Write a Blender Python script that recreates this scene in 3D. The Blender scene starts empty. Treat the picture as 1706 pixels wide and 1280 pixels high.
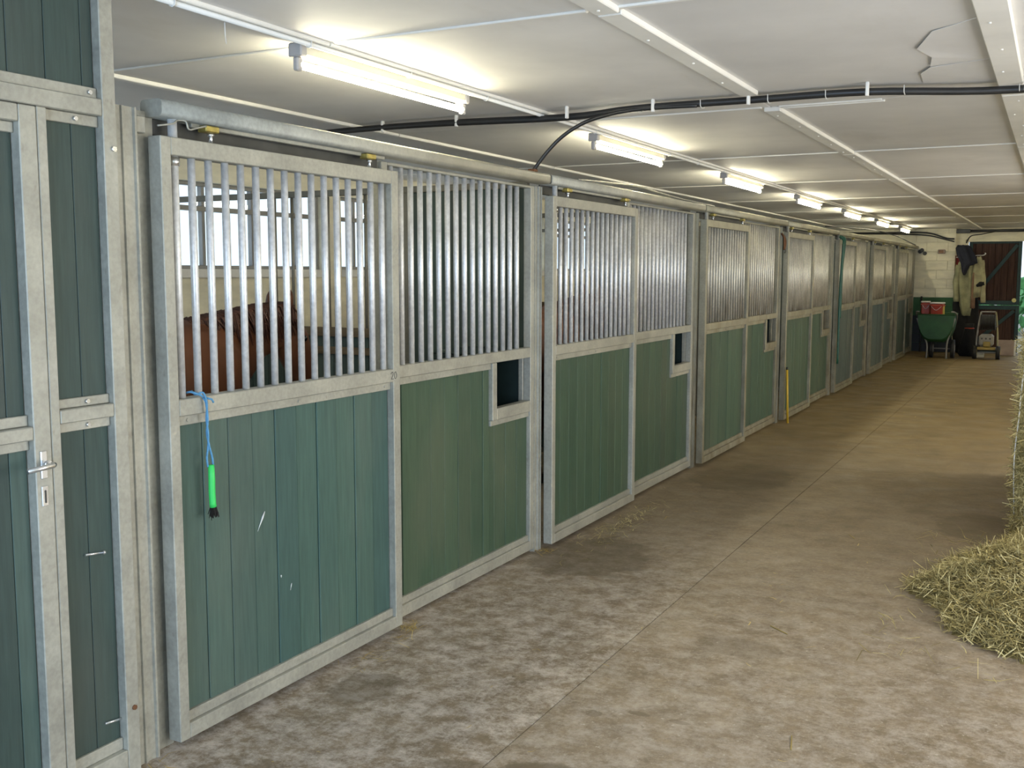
import bpy, bmesh, math, random
from mathutils import Vector, Matrix
import numpy as np
random.seed(7); rng = np.random.default_rng(7)
PI = math.pi
sc = bpy.context.scene
C = sc.collection

# ------------------------------------------------------------------ camera
FPX, YAW, PIT, ROLL = 1719.184, .4837, .1076, .0011
CAM = Vector((2.7337, 0, 1.734))
fw = Vector((-math.sin(YAW)*math.cos(PIT), math.cos(YAW)*math.cos(PIT), -math.sin(PIT)))
rt = Vector((math.cos(YAW), math.sin(YAW), 0)); up = rt.cross(fw)
r2 = rt*math.cos(ROLL)+up*math.sin(ROLL); u2 = -rt*math.sin(ROLL)+up*math.cos(ROLL)
cd = bpy.data.cameras.new('camera'); cam = bpy.data.objects.new('camera', cd); C.objects.link(cam)
cd.sensor_width = 36; cd.lens = FPX/1706*36; cd.clip_start = .05; cd.clip_end = 300
m = Matrix.Identity(4)
for i in range(3):
    m[i][0] = r2[i]; m[i][1] = u2[i]; m[i][2] = -fw[i]; m[i][3] = CAM[i]
cam.matrix_world = m
sc.camera = cam

# ------------------------------------------------------------------ world, daylight, exposure
w = bpy.data.worlds.new('sky'); sc.world = w; w.use_nodes = True
bg = w.node_tree.nodes['Background']; bg.inputs[0].default_value = (.72, .85, 1, 1); bg.inputs[1].default_value = 1.3
vs = sc.view_settings
vs.view_transform = 'Standard'; vs.look = 'None'; vs.gamma = 1; vs.exposure = 0.45; vs.use_curve_mapping = False
def area(name, loc, rot, sx, sy, power, col):
    l = bpy.data.lights.new(name, 'AREA'); l.shape = 'RECTANGLE'; l.size = sx; l.size_y = sy; l.energy = power; l.color = col
    o = bpy.data.objects.new(name, l); C.objects.link(o); o.location = loc; o.rotation_euler = rot
    return o
# daylight that falls in through the open barn doorway behind the photographer
area('doorway_daylight', (2.6, -3.7, 1.35), (PI/2, 0, 0), 4.0, 2.3, 230, (.50, .70, 1.0))
# and through the wide side doorway to the right of the picture
area('side_doorway_daylight', (5.30, 3.7, 1.25), (0, PI/2, 0), 2.2, 3.2, 80, (1.0, .96, .92))
area('far_side_doorway_daylight', (5.30, 11.0, 1.25), (0, PI/2, 0), 2.2, 2.6, 60, (1.0, .95, .86))
TUBE_L = 58.0
TUBE_C = (1.0, .93, .68)

# ------------------------------------------------------------------ materials
MATS = {}
def newmat(name):
    m = bpy.data.materials.new(name); m.use_nodes = True
    nt = m.node_tree; b = nt.nodes['Principled BSDF']; MATS[name] = m
    return m, nt, b
def N(nt, t, **kw):
    n = nt.nodes.new(t)
    for k, v in kw.items(): setattr(n, k, v)
    return n
def mix(nt, fac, a, b, mode='MIX'):
    n = N(nt, 'ShaderNodeMix', data_type='RGBA', blend_type=mode)
    for s, v in ((n.inputs[0], fac), (n.inputs[6], a), (n.inputs[7], b)):
        if hasattr(v, 'is_linked'): nt.links.new(v, s)
        elif isinstance(v, (int, float)): s.default_value = v
        else: s.default_value = (*v[:3], 1)
    return n.outputs[2]
def noise(nt, vec, scale, detail=4, rough=.55, dist=0):
    n = N(nt, 'ShaderNodeTexNoise'); n.inputs['Scale'].default_value = scale; n.inputs['Detail'].default_value = detail
    n.inputs['Roughness'].default_value = rough; n.inputs['Distortion'].default_value = dist
    if vec is not None: nt.links.new(vec, n.inputs['Vector'])
    return n.outputs['Fac']
def ramp(nt, fac, stops):
    r = N(nt, 'ShaderNodeValToRGB'); nt.links.new(fac, r.inputs[0])
    e = r.color_ramp.elements
    while len(e) < len(stops): e.new(.5)
    for x, (p, v) in zip(e, stops):
        x.position = p; x.color = (v, v, v, 1) if isinstance(v, (int, float)) else (*v, 1)
    return r.outputs[0]
def coords(nt, scale=(1, 1, 1), world=False):
    if world: src = N(nt, 'ShaderNodeNewGeometry').outputs['Position']
    else: src = N(nt, 'ShaderNodeTexCoord').outputs['Object']
    mp = N(nt, 'ShaderNodeMapping'); mp.inputs['Scale'].default_value = scale; nt.links.new(src, mp.inputs[0])
    return mp.outputs[0]
def bump(nt, b, h, strength=.2, dist=.01):
    n = N(nt, 'ShaderNodeBump'); n.inputs['Strength'].default_value = strength; n.inputs['Distance'].default_value = dist
    nt.links.new(h, n.inputs['Height']); nt.links.new(n.outputs[0], b.inputs['Normal'])
def simple(name, col, rough=.6, metal=0, var=.25, scale=6, spec=.5, world=False, stretch=(1, 1, 1), bmp=0):
    m, nt, b = newmat(name)
    f = noise(nt, coords(nt, stretch, world), scale, 5)
    f2 = ramp(nt, f, [(.3, 1-var), (.7, 1+var)])
    c = mix(nt, 1, col, f2, 'MULTIPLY')
    nt.links.new(c, b.inputs['Base Color'])
    b.inputs['Roughness'].default_value = rough; b.inputs['Metallic'].default_value = metal
    b.inputs['Specular IOR Level'].default_value = spec
    if bmp: bump(nt, b, f, bmp)
    return m
def galv(name, col, metal, rough, dirt=0, dirt_z=None, spot=.3):
    m, nt, b = newmat(name)
    p = coords(nt, (1, 1, 1), True)
    big = noise(nt, p, 5, 4); fine = noise(nt, p, 60, 3)
    c = mix(nt, 1, col, ramp(nt, big, [(.3, .80), (.7, 1.12)]), 'MULTIPLY')
    c = mix(nt, 1, c, ramp(nt, fine, [(.35, .88), (.65, 1.06)]), 'MULTIPLY')
    spots = ramp(nt, noise(nt, coords(nt, (1, 1, .6), True), 26, 3), [(.66, 0), (.74, 1)])
    c = mix(nt, mixf(nt, spots, spot), c, (.16, .14, .10))
    if dirt:                                       # dried muck splashed on the rails and low on the bars
        sep = N(nt, 'ShaderNodeSeparateXYZ'); nt.links.new(p, sep.inputs[0])
        mr = N(nt, 'ShaderNodeMapRange'); mr.inputs[1].default_value = dirt_z[0]; mr.inputs[2].default_value = dirt_z[1]
        mr.inputs[3].default_value = 1; mr.inputs[4].default_value = 0
        nt.links.new(sep.outputs[2], mr.inputs[0])
        nn = ramp(nt, noise(nt, coords(nt, (1, 1, .5), True), 9, 5), [(.25, .1), (.7, 1)])
        mm = N(nt, 'ShaderNodeMath', operation='MULTIPLY'); nt.links.new(mr.outputs[0], mm.inputs[0]); nt.links.new(nn, mm.inputs[1])
        m2 = N(nt, 'ShaderNodeMath', operation='MULTIPLY'); nt.links.new(mm.outputs[0], m2.inputs[0]); m2.inputs[1].default_value = dirt
        c = mix(nt, m2.outputs[0], c, (.13, .095, .045))
    nt.links.new(c, b.inputs['Base Color'])
    b.inputs['Metallic'].default_value = metal
    rr = ramp(nt, fine, [(.3, rough-.08), (.7, rough+.1)]); nt.links.new(rr, b.inputs['Roughness'])
    bump(nt, b, fine, .06, .004)
    return m
def mixf(nt, v, k):
    n = N(nt, 'ShaderNodeMath', operation='MULTIPLY'); nt.links.new(v, n.inputs[0]); n.inputs[1].default_value = k
    return n.outputs[0]
galv('steel', (.395, .385, .325), .3, .50)
galv('steel_old', (.36, .34, .255), .35, .52, .75, (1.0, 1.75))
galv('bar', (.78, .78, .77), .45, .44, spot=.05)
galv('bar_old', (.68, .66, .58), .4, .46, .85, (1.25, 1.75), .1)
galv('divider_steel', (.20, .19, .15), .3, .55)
simple('chrome', (.75, .75, .74), .25, .9, .1)
simple('gold', (.42, .34, .10), .35, .7, .25, 30)
simple('dark_steel', (.07, .07, .065), .5, .5)
simple('rust', (.16, .07, .03), .7, .2)
def planks(name, cols, sat):
    m, nt, b = newmat(name)
    oi = N(nt, 'ShaderNodeObjectInfo').outputs['Random']
    c = ramp(nt, oi, [(0, cols[0]), (.5, cols[1]), (1, cols[2])])
    g = noise(nt, coords(nt, (26, 26, 1.6), True), 3.0, 6, .6)
    c = mix(nt, 1, c, ramp(nt, g, [(.28, .80), (.72, 1.16)]), 'MULTIPLY')
    s = noise(nt, coords(nt, (1, 1, .45), True), 2.2, 5)
    dust = ramp(nt, s, [(.48, 0), (.75, .42)])
    c = mix(nt, dust, c, sat)
    nt.links.new(c, b.inputs['Base Color']); b.inputs['Roughness'].default_value = .55
    b.inputs['Specular IOR Level'].default_value = .38
    bump(nt, b, g, .12, .004)
planks('green_plank', ((.050, .100, .088), (.064, .122, .098), (.060, .098, .084)), (.13, .15, .118))
planks('olive_plank', ((.042, .080, .050), (.056, .098, .060), (.050, .076, .048)), (.11, .125, .08))
planks('grey_plank', ((.062, .090, .084), (.078, .108, .098), (.070, .088, .080)), (.125, .14, .12))
planks('green_plank_dark', ((.036, .062, .054), (.048, .078, .066), (.042, .060, .052)), (.09, .096, .08))
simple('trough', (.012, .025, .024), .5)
simple('brown_plank', (.060, .030, .022), .7, 0, .35, 3, .3, True, (14, 1, 1))
simple('door_green', (.010, .040, .036), .5)
simple('white_paint', (.82, .80, .74), .7, 0, .10, 1.6, .3, True)
simple('cream_paint', (.80, .75, .58), .75, 0, .18, 2.2, .25, True, (1, 1, 3), .15)
simple('dado', (.030, .105, .035), .55, 0, .2, 4, .4, True)
simple('black_rubber', (.012, .012, .013), .55)
simple('black_hose', (.02, .02, .02), .4)
simple('lamp_body', (.72, .68, .55), .45, 0, .06)
simple('lamp_cap', (.42, .40, .38), .5, 0, .1)
simple('plastic_white', (.75, .74, .70), .5, 0, .05)
simple('barrow_green', (.020, .085, .022), .5, 0, .2)
simple('red_plastic', (.42, .045, .02), .45, 0, .15)
simple('yellow_plastic', (.60, .38, .03), .5, 0, .1)
simple('twine_blue', (.09, .27, .45), .7, 0, .2, 80)
simple('brush_green', (.04, .62, .12), .45, 0, .06)
simple('bristle', (.012, .010, .008), .9)
simple('marker', (.03, .035, .04), .7)
simple('chestnut', (.092, .033, .014), .45, 0, .3, 4, .4)
simple('mane', (.055, .018, .009), .6, 0, .4, 40)
simple('hoof', (.03, .025, .02), .5)
simple('eye', (.004, .003, .003), .08)
simple('navy_cloth', (.012, .014, .026), .9, 0, .3, 8)
simple('olive_cloth', (.25, .245, .14), .9, 0, .3, 6)
simple('khaki_cloth', (.36, .335, .20), .9, 0, .3, 6)
simple('black_cloth', (.010, .010, .010), .95, 0, .3, 8)
simple('red_cloth', (.16, .012, .012), .9, 0, .2, 8)
simple('tan_cloth', (.22, .13, .08), .9, 0, .2, 8)
simple('machine_grey', (.28, .27, .25), .55, .1, .15)
simple('machine_yellow', (.30, .22, .05), .5, 0, .2)
simple('chipboard', (.34, .27, .24), .8, 0, .15)
simple('wood_rail', (.13, .095, .055), .8, 0, .35, 3, .3, True, (1, 1, 8))
simple('dirt_ground', (.25, .24, .20), .9, 0, .2, 2, .2, True)
simple('leaf', (.10, .30, .10), .6, 0, .4, 6)
simple('hay_core', (.22, .18, .08), .95, 0, .45, 22, .1, True)
def strand(name, a, b_, c_):
    m, nt, b = newmat(name)
    at = N(nt, 'ShaderNodeAttribute'); at.attribute_name = 'tint'
    c = ramp(nt, at.outputs['Fac'], [(0, a), (.5, b_), (1, c_)])
    nt.links.new(c, b.inputs['Base Color']); b.inputs['Roughness'].default_value = .6; b.inputs['Specular IOR Level'].default_value = .35
strand('hay', (.17, .135, .05), (.41, .34, .135), (.72, .64, .35))
strand('straw', (.30, .20, .05), (.50, .36, .10), (.62, .48, .18))
# ceiling sheets
m, nt, b = newmat('ceiling_sheet')
p = coords(nt, (1, 1, 1), True)
oi = N(nt, 'ShaderNodeObjectInfo').outputs['Random']
c = mix(nt, 1, (.82, .80, .765), ramp(nt, oi, [(0, .93), (1, 1.04)]), 'MULTIPLY')
c = mix(nt, 1, c, ramp(nt, noise(nt, p, 1.1, 5), [(.3, .86), (.7, 1.06)]), 'MULTIPLY')
st = ramp(nt, noise(nt, coords(nt, (1, .35, 1), True), 2.3, 5, .6), [(.58, 0), (.8, .35)])
c = mix(nt, st, c, (.55, .51, .43))
nt.links.new(c, b.inputs['Base Color']); b.inputs['Roughness'].default_value = .6; b.inputs['Specular IOR Level'].default_value = .3
bump(nt, b, noise(nt, p, 3, 4), .12, .02)
# concrete
BLOTS = [(1.33, 3.02, .30, .16, .7), (1.00, 2.98, .16, .08, .5), (1.20, 3.62, .04, .035, .5), (1.36, 3.70, .05, .02, .45), (1.52, 3.70, .05, .02, .4), (.30, 5.7, .40, .5, .55), (.45, 8.6, .45, .7, .6), (2.35, 7.6, .3, .5, .55), (.25, 3.4, .16, .2, .45), (1.5, 4.6, .25, .14, .3), (.5, 11.5, .4, .9, .45), (1.9, 14.5, .6, .5, .4)]  # the blot left of the bale paints the bale's shadow into the concrete
m, nt, b = newmat('concrete')
p = coords(nt, (1, 1, 1), True)
sep = N(nt, 'ShaderNodeSeparateXYZ'); nt.links.new(p, sep.inputs[0])
def mr(v, a, b_, c_, d):
    n = N(nt, 'ShaderNodeMapRange'); n.interpolation_type = 'SMOOTHSTEP'
    for i, x in enumerate((a, b_, c_, d)): n.inputs[i+1].default_value = x
    nt.links.new(v, n.inputs[0]); return n.outputs[0]
def mul(a, b_):
    n = N(nt, 'ShaderNodeMath', operation='MULTIPLY'); nt.links.new(a, n.inputs[0])
    if hasattr(b_, 'is_linked'): nt.links.new(b_, n.inputs[1])
    else: n.inputs[1].default_value = b_
    return n.outputs[0]
c = mix(nt, ramp(nt, noise(nt, p, .9, 6, .6), [(.32, 0), (.68, 1)]), (.190, .145, .092), (.270, .215, .150))
c = mix(nt, 1, c, ramp(nt, noise(nt, p, 7, 6, .65), [(.3, .74), (.7, 1.2)]), 'MULTIPLY')
c = mix(nt, 1, c, ramp(nt, noise(nt, p, 45, 3), [(.3, .86), (.7, 1.12)]), 'MULTIPLY')
# pale lime scale worn into the concrete of the first bays
lime = ramp(nt, noise(nt, p, 8, 10, .85, 0), [(.44, 0), (.60, .9)])
ly = mr(sep.outputs[1], 3.8, 7.6, 1, .0); lx = mr(sep.outputs[0], 1.028, 1.032, 1, .55)
c = mix(nt, mul(mul(lime, ly), lx), c, (.56, .50, .44))
grit = ramp(nt, noise(nt, p, 38, 4, .7), [(.60, 0), (.72, .55)])
c = mix(nt, mul(grit, mr(sep.outputs[1], 4, 9, 1, .15)), c, (.66, .60, .53))
# trodden dirt and dung stains, plus a shadow painted beside the bale
wet = ramp(nt, noise(nt, coords(nt, (1.2, .6, 1), True), 1.25, 7, .65, 0), [(.58, 0), (.78, .6)])
c = mix(nt, wet, c, (.11, .083, .05))
def blot(x, y, sx, sy, k):                      # dung and damp stains on the slabs, and the painted bale shadow
    mp = N(nt, 'ShaderNodeMapping'); mp.inputs['Location'].default_value = (-x/sx, -y/sy, 0); mp.inputs['Scale'].default_value = (1/sx, 1/sy, 0)
    nt.links.new(p, mp.inputs[0])
    ln = N(nt, 'ShaderNodeVectorMath', operation='LENGTH'); nt.links.new(mp.outputs[0], ln.inputs[0])
    ad = N(nt, 'ShaderNodeMath', operation='ADD'); nt.links.new(ln.outputs['Value'], ad.inputs[0]); nt.links.new(mul(noise(nt, p, 6, 6, .7), 1.0), ad.inputs[1])
    return mul(mr(ad.outputs[0], 1.28, 1.5, 1, 0), k)
for bx, by, sx_, sy_, k_ in BLOTS: c = mix(nt, blot(bx, by, sx_, sy_, k_), c, (.10, .075, .042))
specks = ramp(nt, noise(nt, p, 14, 3, .6), [(.70, 0), (.75, .75)])
c = mix(nt, specks, c, (.07, .055, .03))
far = mr(sep.outputs[1], 6, 13, 0, .75)
c = mix(nt, far, c, mix(nt, 1, (.215, .150, .052), ramp(nt, noise(nt, p, 2.4, 6, .6), [(.3, .65), (.7, 1.25)]), 'MULTIPLY'))
nt.links.new(c, b.inputs['Base Color'])
nt.links.new(ramp(nt, noise(nt, p, 3, 4), [(.3, .5), (.7, .8)]), b.inputs['Roughness']); b.inputs['Specular IOR Level'].default_value = .35
bump(nt, b, noise(nt, p, 25, 6, .7), .25, .01)
# glass and lamp tube
m, nt, b = newmat('glass')
nt.nodes.remove(b); out = nt.nodes['Material Output']
tr = N(nt, 'ShaderNodeBsdfTransparent'); tr.inputs[0].default_value = (.93, .96, .97, 1)
gl = N(nt, 'ShaderNodeBsdfGlossy'); gl.inputs['Roughness'].default_value = .05
ms = N(nt, 'ShaderNodeMixShader'); ms.inputs[0].default_value = .06
nt.links.new(tr.outputs[0], ms.inputs[1]); nt.links.new(gl.outputs[0], ms.inputs[2]); nt.links.new(ms.outputs[0], out.inputs[0])
m, nt, b = newmat('tube_light')
b.inputs['Emission Color'].default_value = (*TUBE_C, 1); b.inputs['Emission Strength'].default_value = TUBE_L
b.inputs['Base Color'].default_value = (.9, .9, .85, 1)

# ------------------------------------------------------------------ helpers
def obj(name, mesh, mt=None, parent=None, loc=(0, 0, 0), rot=(0, 0, 0), kind=None):
    o = bpy.data.objects.new(name, mesh); C.objects.link(o)
    if mt and mesh is not None and not mesh.materials: mesh.materials.append(MATS[mt])
    if parent is not None: o.parent = parent
    o.location = loc; o.rotation_euler = rot
    if kind: o['kind'] = kind
    return o
def tag(o, label, cat, group=None):
    o['label'] = label; o['category'] = cat
    if group: o['group'] = group
    return o
def thing(name, label, cat, loc=(0, 0, 0), rotz=0, group=None):
    o = obj(name, None, None, None, loc, (0, 0, rotz)); return tag(o, label, cat, group)
def bm_mesh(bm, name, smooth=False):
    me = bpy.data.meshes.new(name); bmesh.ops.recalc_face_normals(bm, faces=bm.faces[:]); bm.to_mesh(me); bm.free()
    if smooth:
        for p in me.polygons: p.use_smooth = True
    return me
CACHE = {}
def box_mesh(sx, sy, sz, mt, bev=.003):
    k = ('b', round(sx, 4), round(sy, 4), round(sz, 4), mt, bev)
    if k not in CACHE:
        bm = bmesh.new(); bmesh.ops.create_cube(bm, size=1)
        for v in bm.verts: v.co = Vector((v.co.x*sx, v.co.y*sy, v.co.z*sz))
        if bev: bmesh.ops.bevel(bm, geom=bm.edges[:], offset=min(bev, .45*min(sx, sy, sz)), segments=1, affect='EDGES')
        me = bm_mesh(bm, 'box'); me.materials.append(MATS[mt]); CACHE[k] = me
    return CACHE[k]
def box(name, mt, parent, x0, x1, y0, y1, z0, z1, bev=.003, kind=None, rot=(0, 0, 0)):
    return obj(name, box_mesh(x1-x0, y1-y0, z1-z0, mt, bev), None, parent, ((x0+x1)/2, (y0+y1)/2, (z0+z1)/2), rot, kind)
def cyl_mesh(r, h, mt, seg=12, r_top=None, bev=0):
    k = ('c', round(r, 4), round(h, 4), mt, seg, r_top)
    if k not in CACHE:
        bm = bmesh.new(); bmesh.ops.create_cone(bm, cap_ends=True, segments=seg, radius1=r, radius2=r if r_top is None else r_top, depth=h)
        me = bm_mesh(bm, 'cyl')
        for p in me.polygons: p.use_smooth = len(p.vertices) == 4
        me.materials.append(MATS[mt]); CACHE[k] = me
    return CACHE[k]
def cyl(name, mt, parent, loc, r, h, axis='z', seg=12, r_top=None):
    rot = {'z': (0, 0, 0), 'y': (PI/2, 0, 0), 'x': (0, PI/2, 0)}[axis]
    return obj(name, cyl_mesh(r, h, mt, seg, r_top), None, parent, loc, rot)
def add_tube(bm, pts, r, seg=8, closed=False, radii=None):
    pts = [Vector(p) for p in pts]; n = len(pts); rings = []
    prev = None
    for i, p in enumerate(pts):
        a = pts[(i-1) % n] if (closed or i > 0) else p; c = pts[(i+1) % n] if (closed or i < n-1) else p
        t = (c-a).normalized()
        if prev is None:
            u = t.cross(Vector((0, 0, 1)))
            if u.length < .05: u = t.cross(Vector((1, 0, 0)))
        else: u = prev-t*prev.dot(t)
        u.normalize(); prev = u; v = t.cross(u); rr = radii[i] if radii else r
        rings.append([bm.verts.new(p+u*math.cos(2*PI*k/seg)*rr+v*math.sin(2*PI*k/seg)*rr) for k in range(seg)])
    rng_ = range(n) if closed else range(n-1)
    for i in rng_:
        A, B = rings[i], rings[(i+1) % n]
        for k in range(seg): bm.faces.new((A[k], A[(k+1) % seg], B[(k+1) % seg], B[k]))
    if not closed: bm.faces.new(rings[0][::-1]); bm.faces.new(rings[-1])
def tube(name, mt, parent, pts, r, seg=8, closed=False, radii=None, loc=(0, 0, 0)):
    bm = bmesh.new(); add_tube(bm, pts, r, seg, closed, radii)
    return obj(name, bm_mesh(bm, name, True), mt, parent, loc)
def smooth_path(pts, n=6):
    out = []; P = [Vector(p) for p in pts]; P = [P[0]]+P+[P[-1]]
    for i in range(1, len(P)-2):
        for k in range(n):
            t = k/n; a, b_, c_, d = P[i-1:i+3]
            out.append(.5*((2*b_)+(-a+c_)*t+(2*a-5*b_+4*c_-d)*t*t+(-a+3*b_-3*c_+d)*t**3))
    out.append(P[-2]); return out
def extr(name, mt, parent, prof, axis, a0, a1, loc=(0, 0, 0), smooth=False):
    """extrude a closed 2-D outline along x ('x': prof=(y,z)) or y ('y': prof=(x,z)) or z"""
    bm = bmesh.new(); rings = []
    for a in (a0, a1):
        r = []
        for p, q in prof:
            r.append(bm.verts.new({'x': (a, p, q), 'y': (p, a, q), 'z': (p, q, a)}[axis]))
        rings.append(r)
    n = len(prof)
    for k in range(n): bm.faces.new((rings[0][k], rings[0][(k+1) % n], rings[1][(k+1) % n], rings[1][k]))
    bm.faces.new(rings[0][::-1]); bm.faces.new(rings[1])
    me = bm_mesh(bm, name)
    if smooth:
        for p in me.polygons: p.use_smooth = len(p.vertices) == 4
    return obj(name, me, mt, parent, loc)
def dup(o, parent=None):
    c_ = o.copy(); C.objects.link(c_); c_.parent = parent
    for ch in list(o.children): dup(ch, c_)
    return c_
def struct(name, mt, x0, x1, y0, y1, z0, z1):
    return box(name, mt, None, x0, x1, y0, y1, z0, z1, 0, 'structure')
def local_box(name, mt, root, x0, x1, y0, y1, z0, z1, **kw):
    l = root.location
    return box(name, mt, root, x0-l.x, x1-l.x, y0-l.y, y1-l.y, z0-l.z, z1-l.z, **kw)

Y0, P, NST = 2.62, 3.124, 7
YEND = Y0+NST*P          # 24.49
ZC = 2.70
XB = -3.40               # back wall of the stalls

# ------------------------------------------------------------------ structure
simple('joint_dirt', (.10, .075, .045), .9, 0, .3, 8, .2, True)
floor = struct('floor', 'joint_dirt', XB-.2, 5.6, -4.2, 25.2, -.30, -.004)
# cast slabs with open joints: a strip along the stalls and aisle bays
xs = [XB, -.10, 1.03, 5.4]
ysl = {0: [-4, 2.5, 5.7, 8.9, 12, 15.1, 18.3, 21.4, 24.5], 1: [-4, 25.1], 2: [-4, 9.39, 18.6, 25.1]}
for i in range(3):
    yy = ysl[i]
    for a, b_ in zip(yy[:-1], yy[1:]):
        g = .0025
        box('slab', 'concrete', floor, xs[i]+g, xs[i+1]-g, a+g, b_-g, -.0039, .0039, 0).location.z += -.0039
for ch in floor.children:                       # the floor object sits at z=-.16: put the slab tops at z=0
    ch.location = ch.location-floor.location
ceiling = struct('ceiling', 'ceiling_sheet', XB-.2, 5.6, -4.2, 25.2, ZC+.015, ZC+.12)
cx = [XB, -2.70, -1.42, -.06, 1.20, 2.47, 3.75, 5.4]
cy = [-4.1, -1.5, 1.05, 3.62, 6.16, 8.69, 11.35, 14.05, 16.75, 19.45, 22.1, 24.6]
for a, b_ in zip(cx[:-1], cx[1:]):
    for c_, d in zip(cy[:-1], cy[1:]):
        local_box('ceiling_panel', 'ceiling_sheet', ceiling, a+.003, b_-.003, c_+.003, d-.003, ZC, ZC+.016, bev=.002)
# battens that cover the sheet joints
def batten(x0, x1, y0, y1, t, parent=ceiling): return local_box('batten', 'white_paint', parent, x0, x1, y0, y1, ZC-t, ZC+.002, bev=.004)
for a, b_ in zip(cy[:-1], cy[1:]):
    for xm, wd, t in ((1.205, .095, .024), (2.48, .115, .032), (3.75, .095, .024)):
        if xm == 1.205 and a < 3.7 and b_ < 6.3: o = batten(xm-wd/2+.02, xm+wd/2+.02, a+.02, 5.60 if b_ > 6 else b_, t)
        else: o = batten(xm-wd/2, xm+wd/2, a+(.02 if a > 6 else -.4 if a == 6.16 and False else .02), b_-.004, t)
        for q in range(5):
            if a > 3 and b_ < 12:
                cyl('nail', 'white_paint', o, (random.uniform(-.02, .02), (b_-a)*(-.42+.21*q), -t/2-.002), .006, .008, seg=6)
    batten(-.085, -.035, a+.003, b_-.003, .016)
    batten(-1.445, -1.395, a+.003, b_-.003, .020)
for yy in cy[1:-1]:
    for a, b_ in zip(cx[:-1], cx[1:]):
        if abs(yy-6.16) < .1:
            if a < -.2 or a > 2: continue
            o = batten(a+.05, min(b_-.05, 1.82), yy-.015, yy+.015, .009); continue
        batten(a+.05, b_-.055, yy-.015, yy+.015, .009)
o = batten(1.26, 1.83, 6.20, 6.225, .010)
# peeling paint on the sheet between the two wide battens
def flake(pts, drops, z):
    bm = bmesh.new(); tp = []; bt = []
    for (x, y), d in zip(pts, drops):
        tp.append(bm.verts.new((x, y, z-d+.002))); bt.append(bm.verts.new((x, y, z-d)))
    n = len(pts); bm.faces.new(tp); bm.faces.new(bt[::-1])
    for k in range(n): bm.faces.new((tp[k], bt[k], bt[(k+1) % n], tp[(k+1) % n]))
    bmesh.ops.triangulate(bm, faces=[f for f in bm.faces if len(f.verts) > 4])
    me = bm_mesh(bm, 'flake'); o = obj('paint_flake', me, 'ceiling_sheet', ceiling); o.location = -ceiling.location
flake([(2.42, 5.80), (2.08, 5.75), (2.10, 5.45), (2.16, 5.30), (2.42, 5.25)], [0, .003, .009, .008, 0], ZC-.001)
flake([(2.42, 5.24), (2.16, 5.28), (2.19, 5.05), (2.15, 4.85), (2.24, 4.55), (2.42, 4.40)], [0, .008, .011, .008, .004, 0], ZC-.001)

wl = struct('wall_left', 'cream_paint', XB-.2, XB, -4.2, 25.2, -.02, 1.69)
WIN = [(-1.25, .85), (1.1, 3.2), (3.45, 5.55), (5.78, 7.88), (8.13, 10.23), (10.5, 12.6), (12.85, 14.95), (15.2, 17.3), (17.55, 19.65), (19.9, 22.0), (22.25, 24.35)]
WZ0, WZ1 = 1.76, 2.46
def wchild(x0, x1, y0, y1, z0, z1, nm='wall_section', mt='cream_paint'): return local_box(nm, mt, wl, x0, x1, y0, y1, z0, z1, bev=0)
wchild(XB-.2, XB, -4.2, 25.2, WZ1, ZC+.02)
edges = [-4.2]+[e for ab in WIN for e in ab]+[25.2]
for a, b_ in zip(edges[0::2], edges[1::2]): wchild(XB-.2, XB, a, b_, 1.69, WZ1)
for n, (a, b_) in enumerate(WIN):
    w_ = obj('window_%d' % (n+1), None, None, None, (XB-.1, (a+b_)/2, WZ0), kind='structure')
    L = b_-a; H = WZ1-WZ0
    box('window_sill', 'white_paint', w_, -.02, .14, -L/2, L/2, -.07, 0)
    for z0, z1 in ((0, .03), (H-.03, H), (.47, .51)): box('window_frame', 'machine_grey', w_, -.025, .025, -L/2, L/2, z0, z1)
    npn = 7
    for k in range(npn+1):
        yk = -L/2+.02+(L-.04)*k/npn; hw = .018
        box('window_frame', 'machine_grey', w_, -.024, .024, yk-hw, yk+hw, .03, .47)
        box('window_frame', 'machine_grey', w_, -.024, .024, yk-hw, yk+hw, .51, H-.03)
    for k in range(npn):
        ya = -L/2+.02+(L-.04)*k/npn+.018; yb = ya+(L-.04)/npn-.036
        box('pane', 'glass', w_, -.003, .003, ya, yb, .03, .47, 0); box('pane', 'glass', w_, -.003, .003, ya, yb, .51, H-.03, 0)

wr = struct('wall_right', 'cream_paint', 5.4, 5.6, 12.4, 25.2, -.02, ZC+.02)
local_box('wall_section', 'cream_paint', wr, 5.4, 5.6, 5.4, 9.6, -.02, ZC+.02, bev=0)
local_box('wall_section', 'cream_paint', wr, 5.4, 5.6, 9.6, 12.4, 2.42, ZC+.02, bev=0)
local_box('wall_section', 'cream_paint', wr, 5.4, 5.6, -4.2, 2.0, -.02, ZC+.02, bev=0)
local_box('wall_section', 'cream_paint', wr, 5.4, 5.6, 2.0, 5.4, 2.42, ZC+.02, bev=0)
wn = struct('wall_near', 'cream_paint', XB-.2, .6, -4.2, -4.0, -.02, ZC+.02)
local_box('wall_section', 'cream_paint', wn, 4.7, 5.6, -4.2, -4.0, -.02, ZC+.02, bev=0)
local_box('wall_section', 'cream_paint', wn, .6, 4.7, -4.2, -4.0, 2.55, ZC+.02, bev=0)
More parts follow.
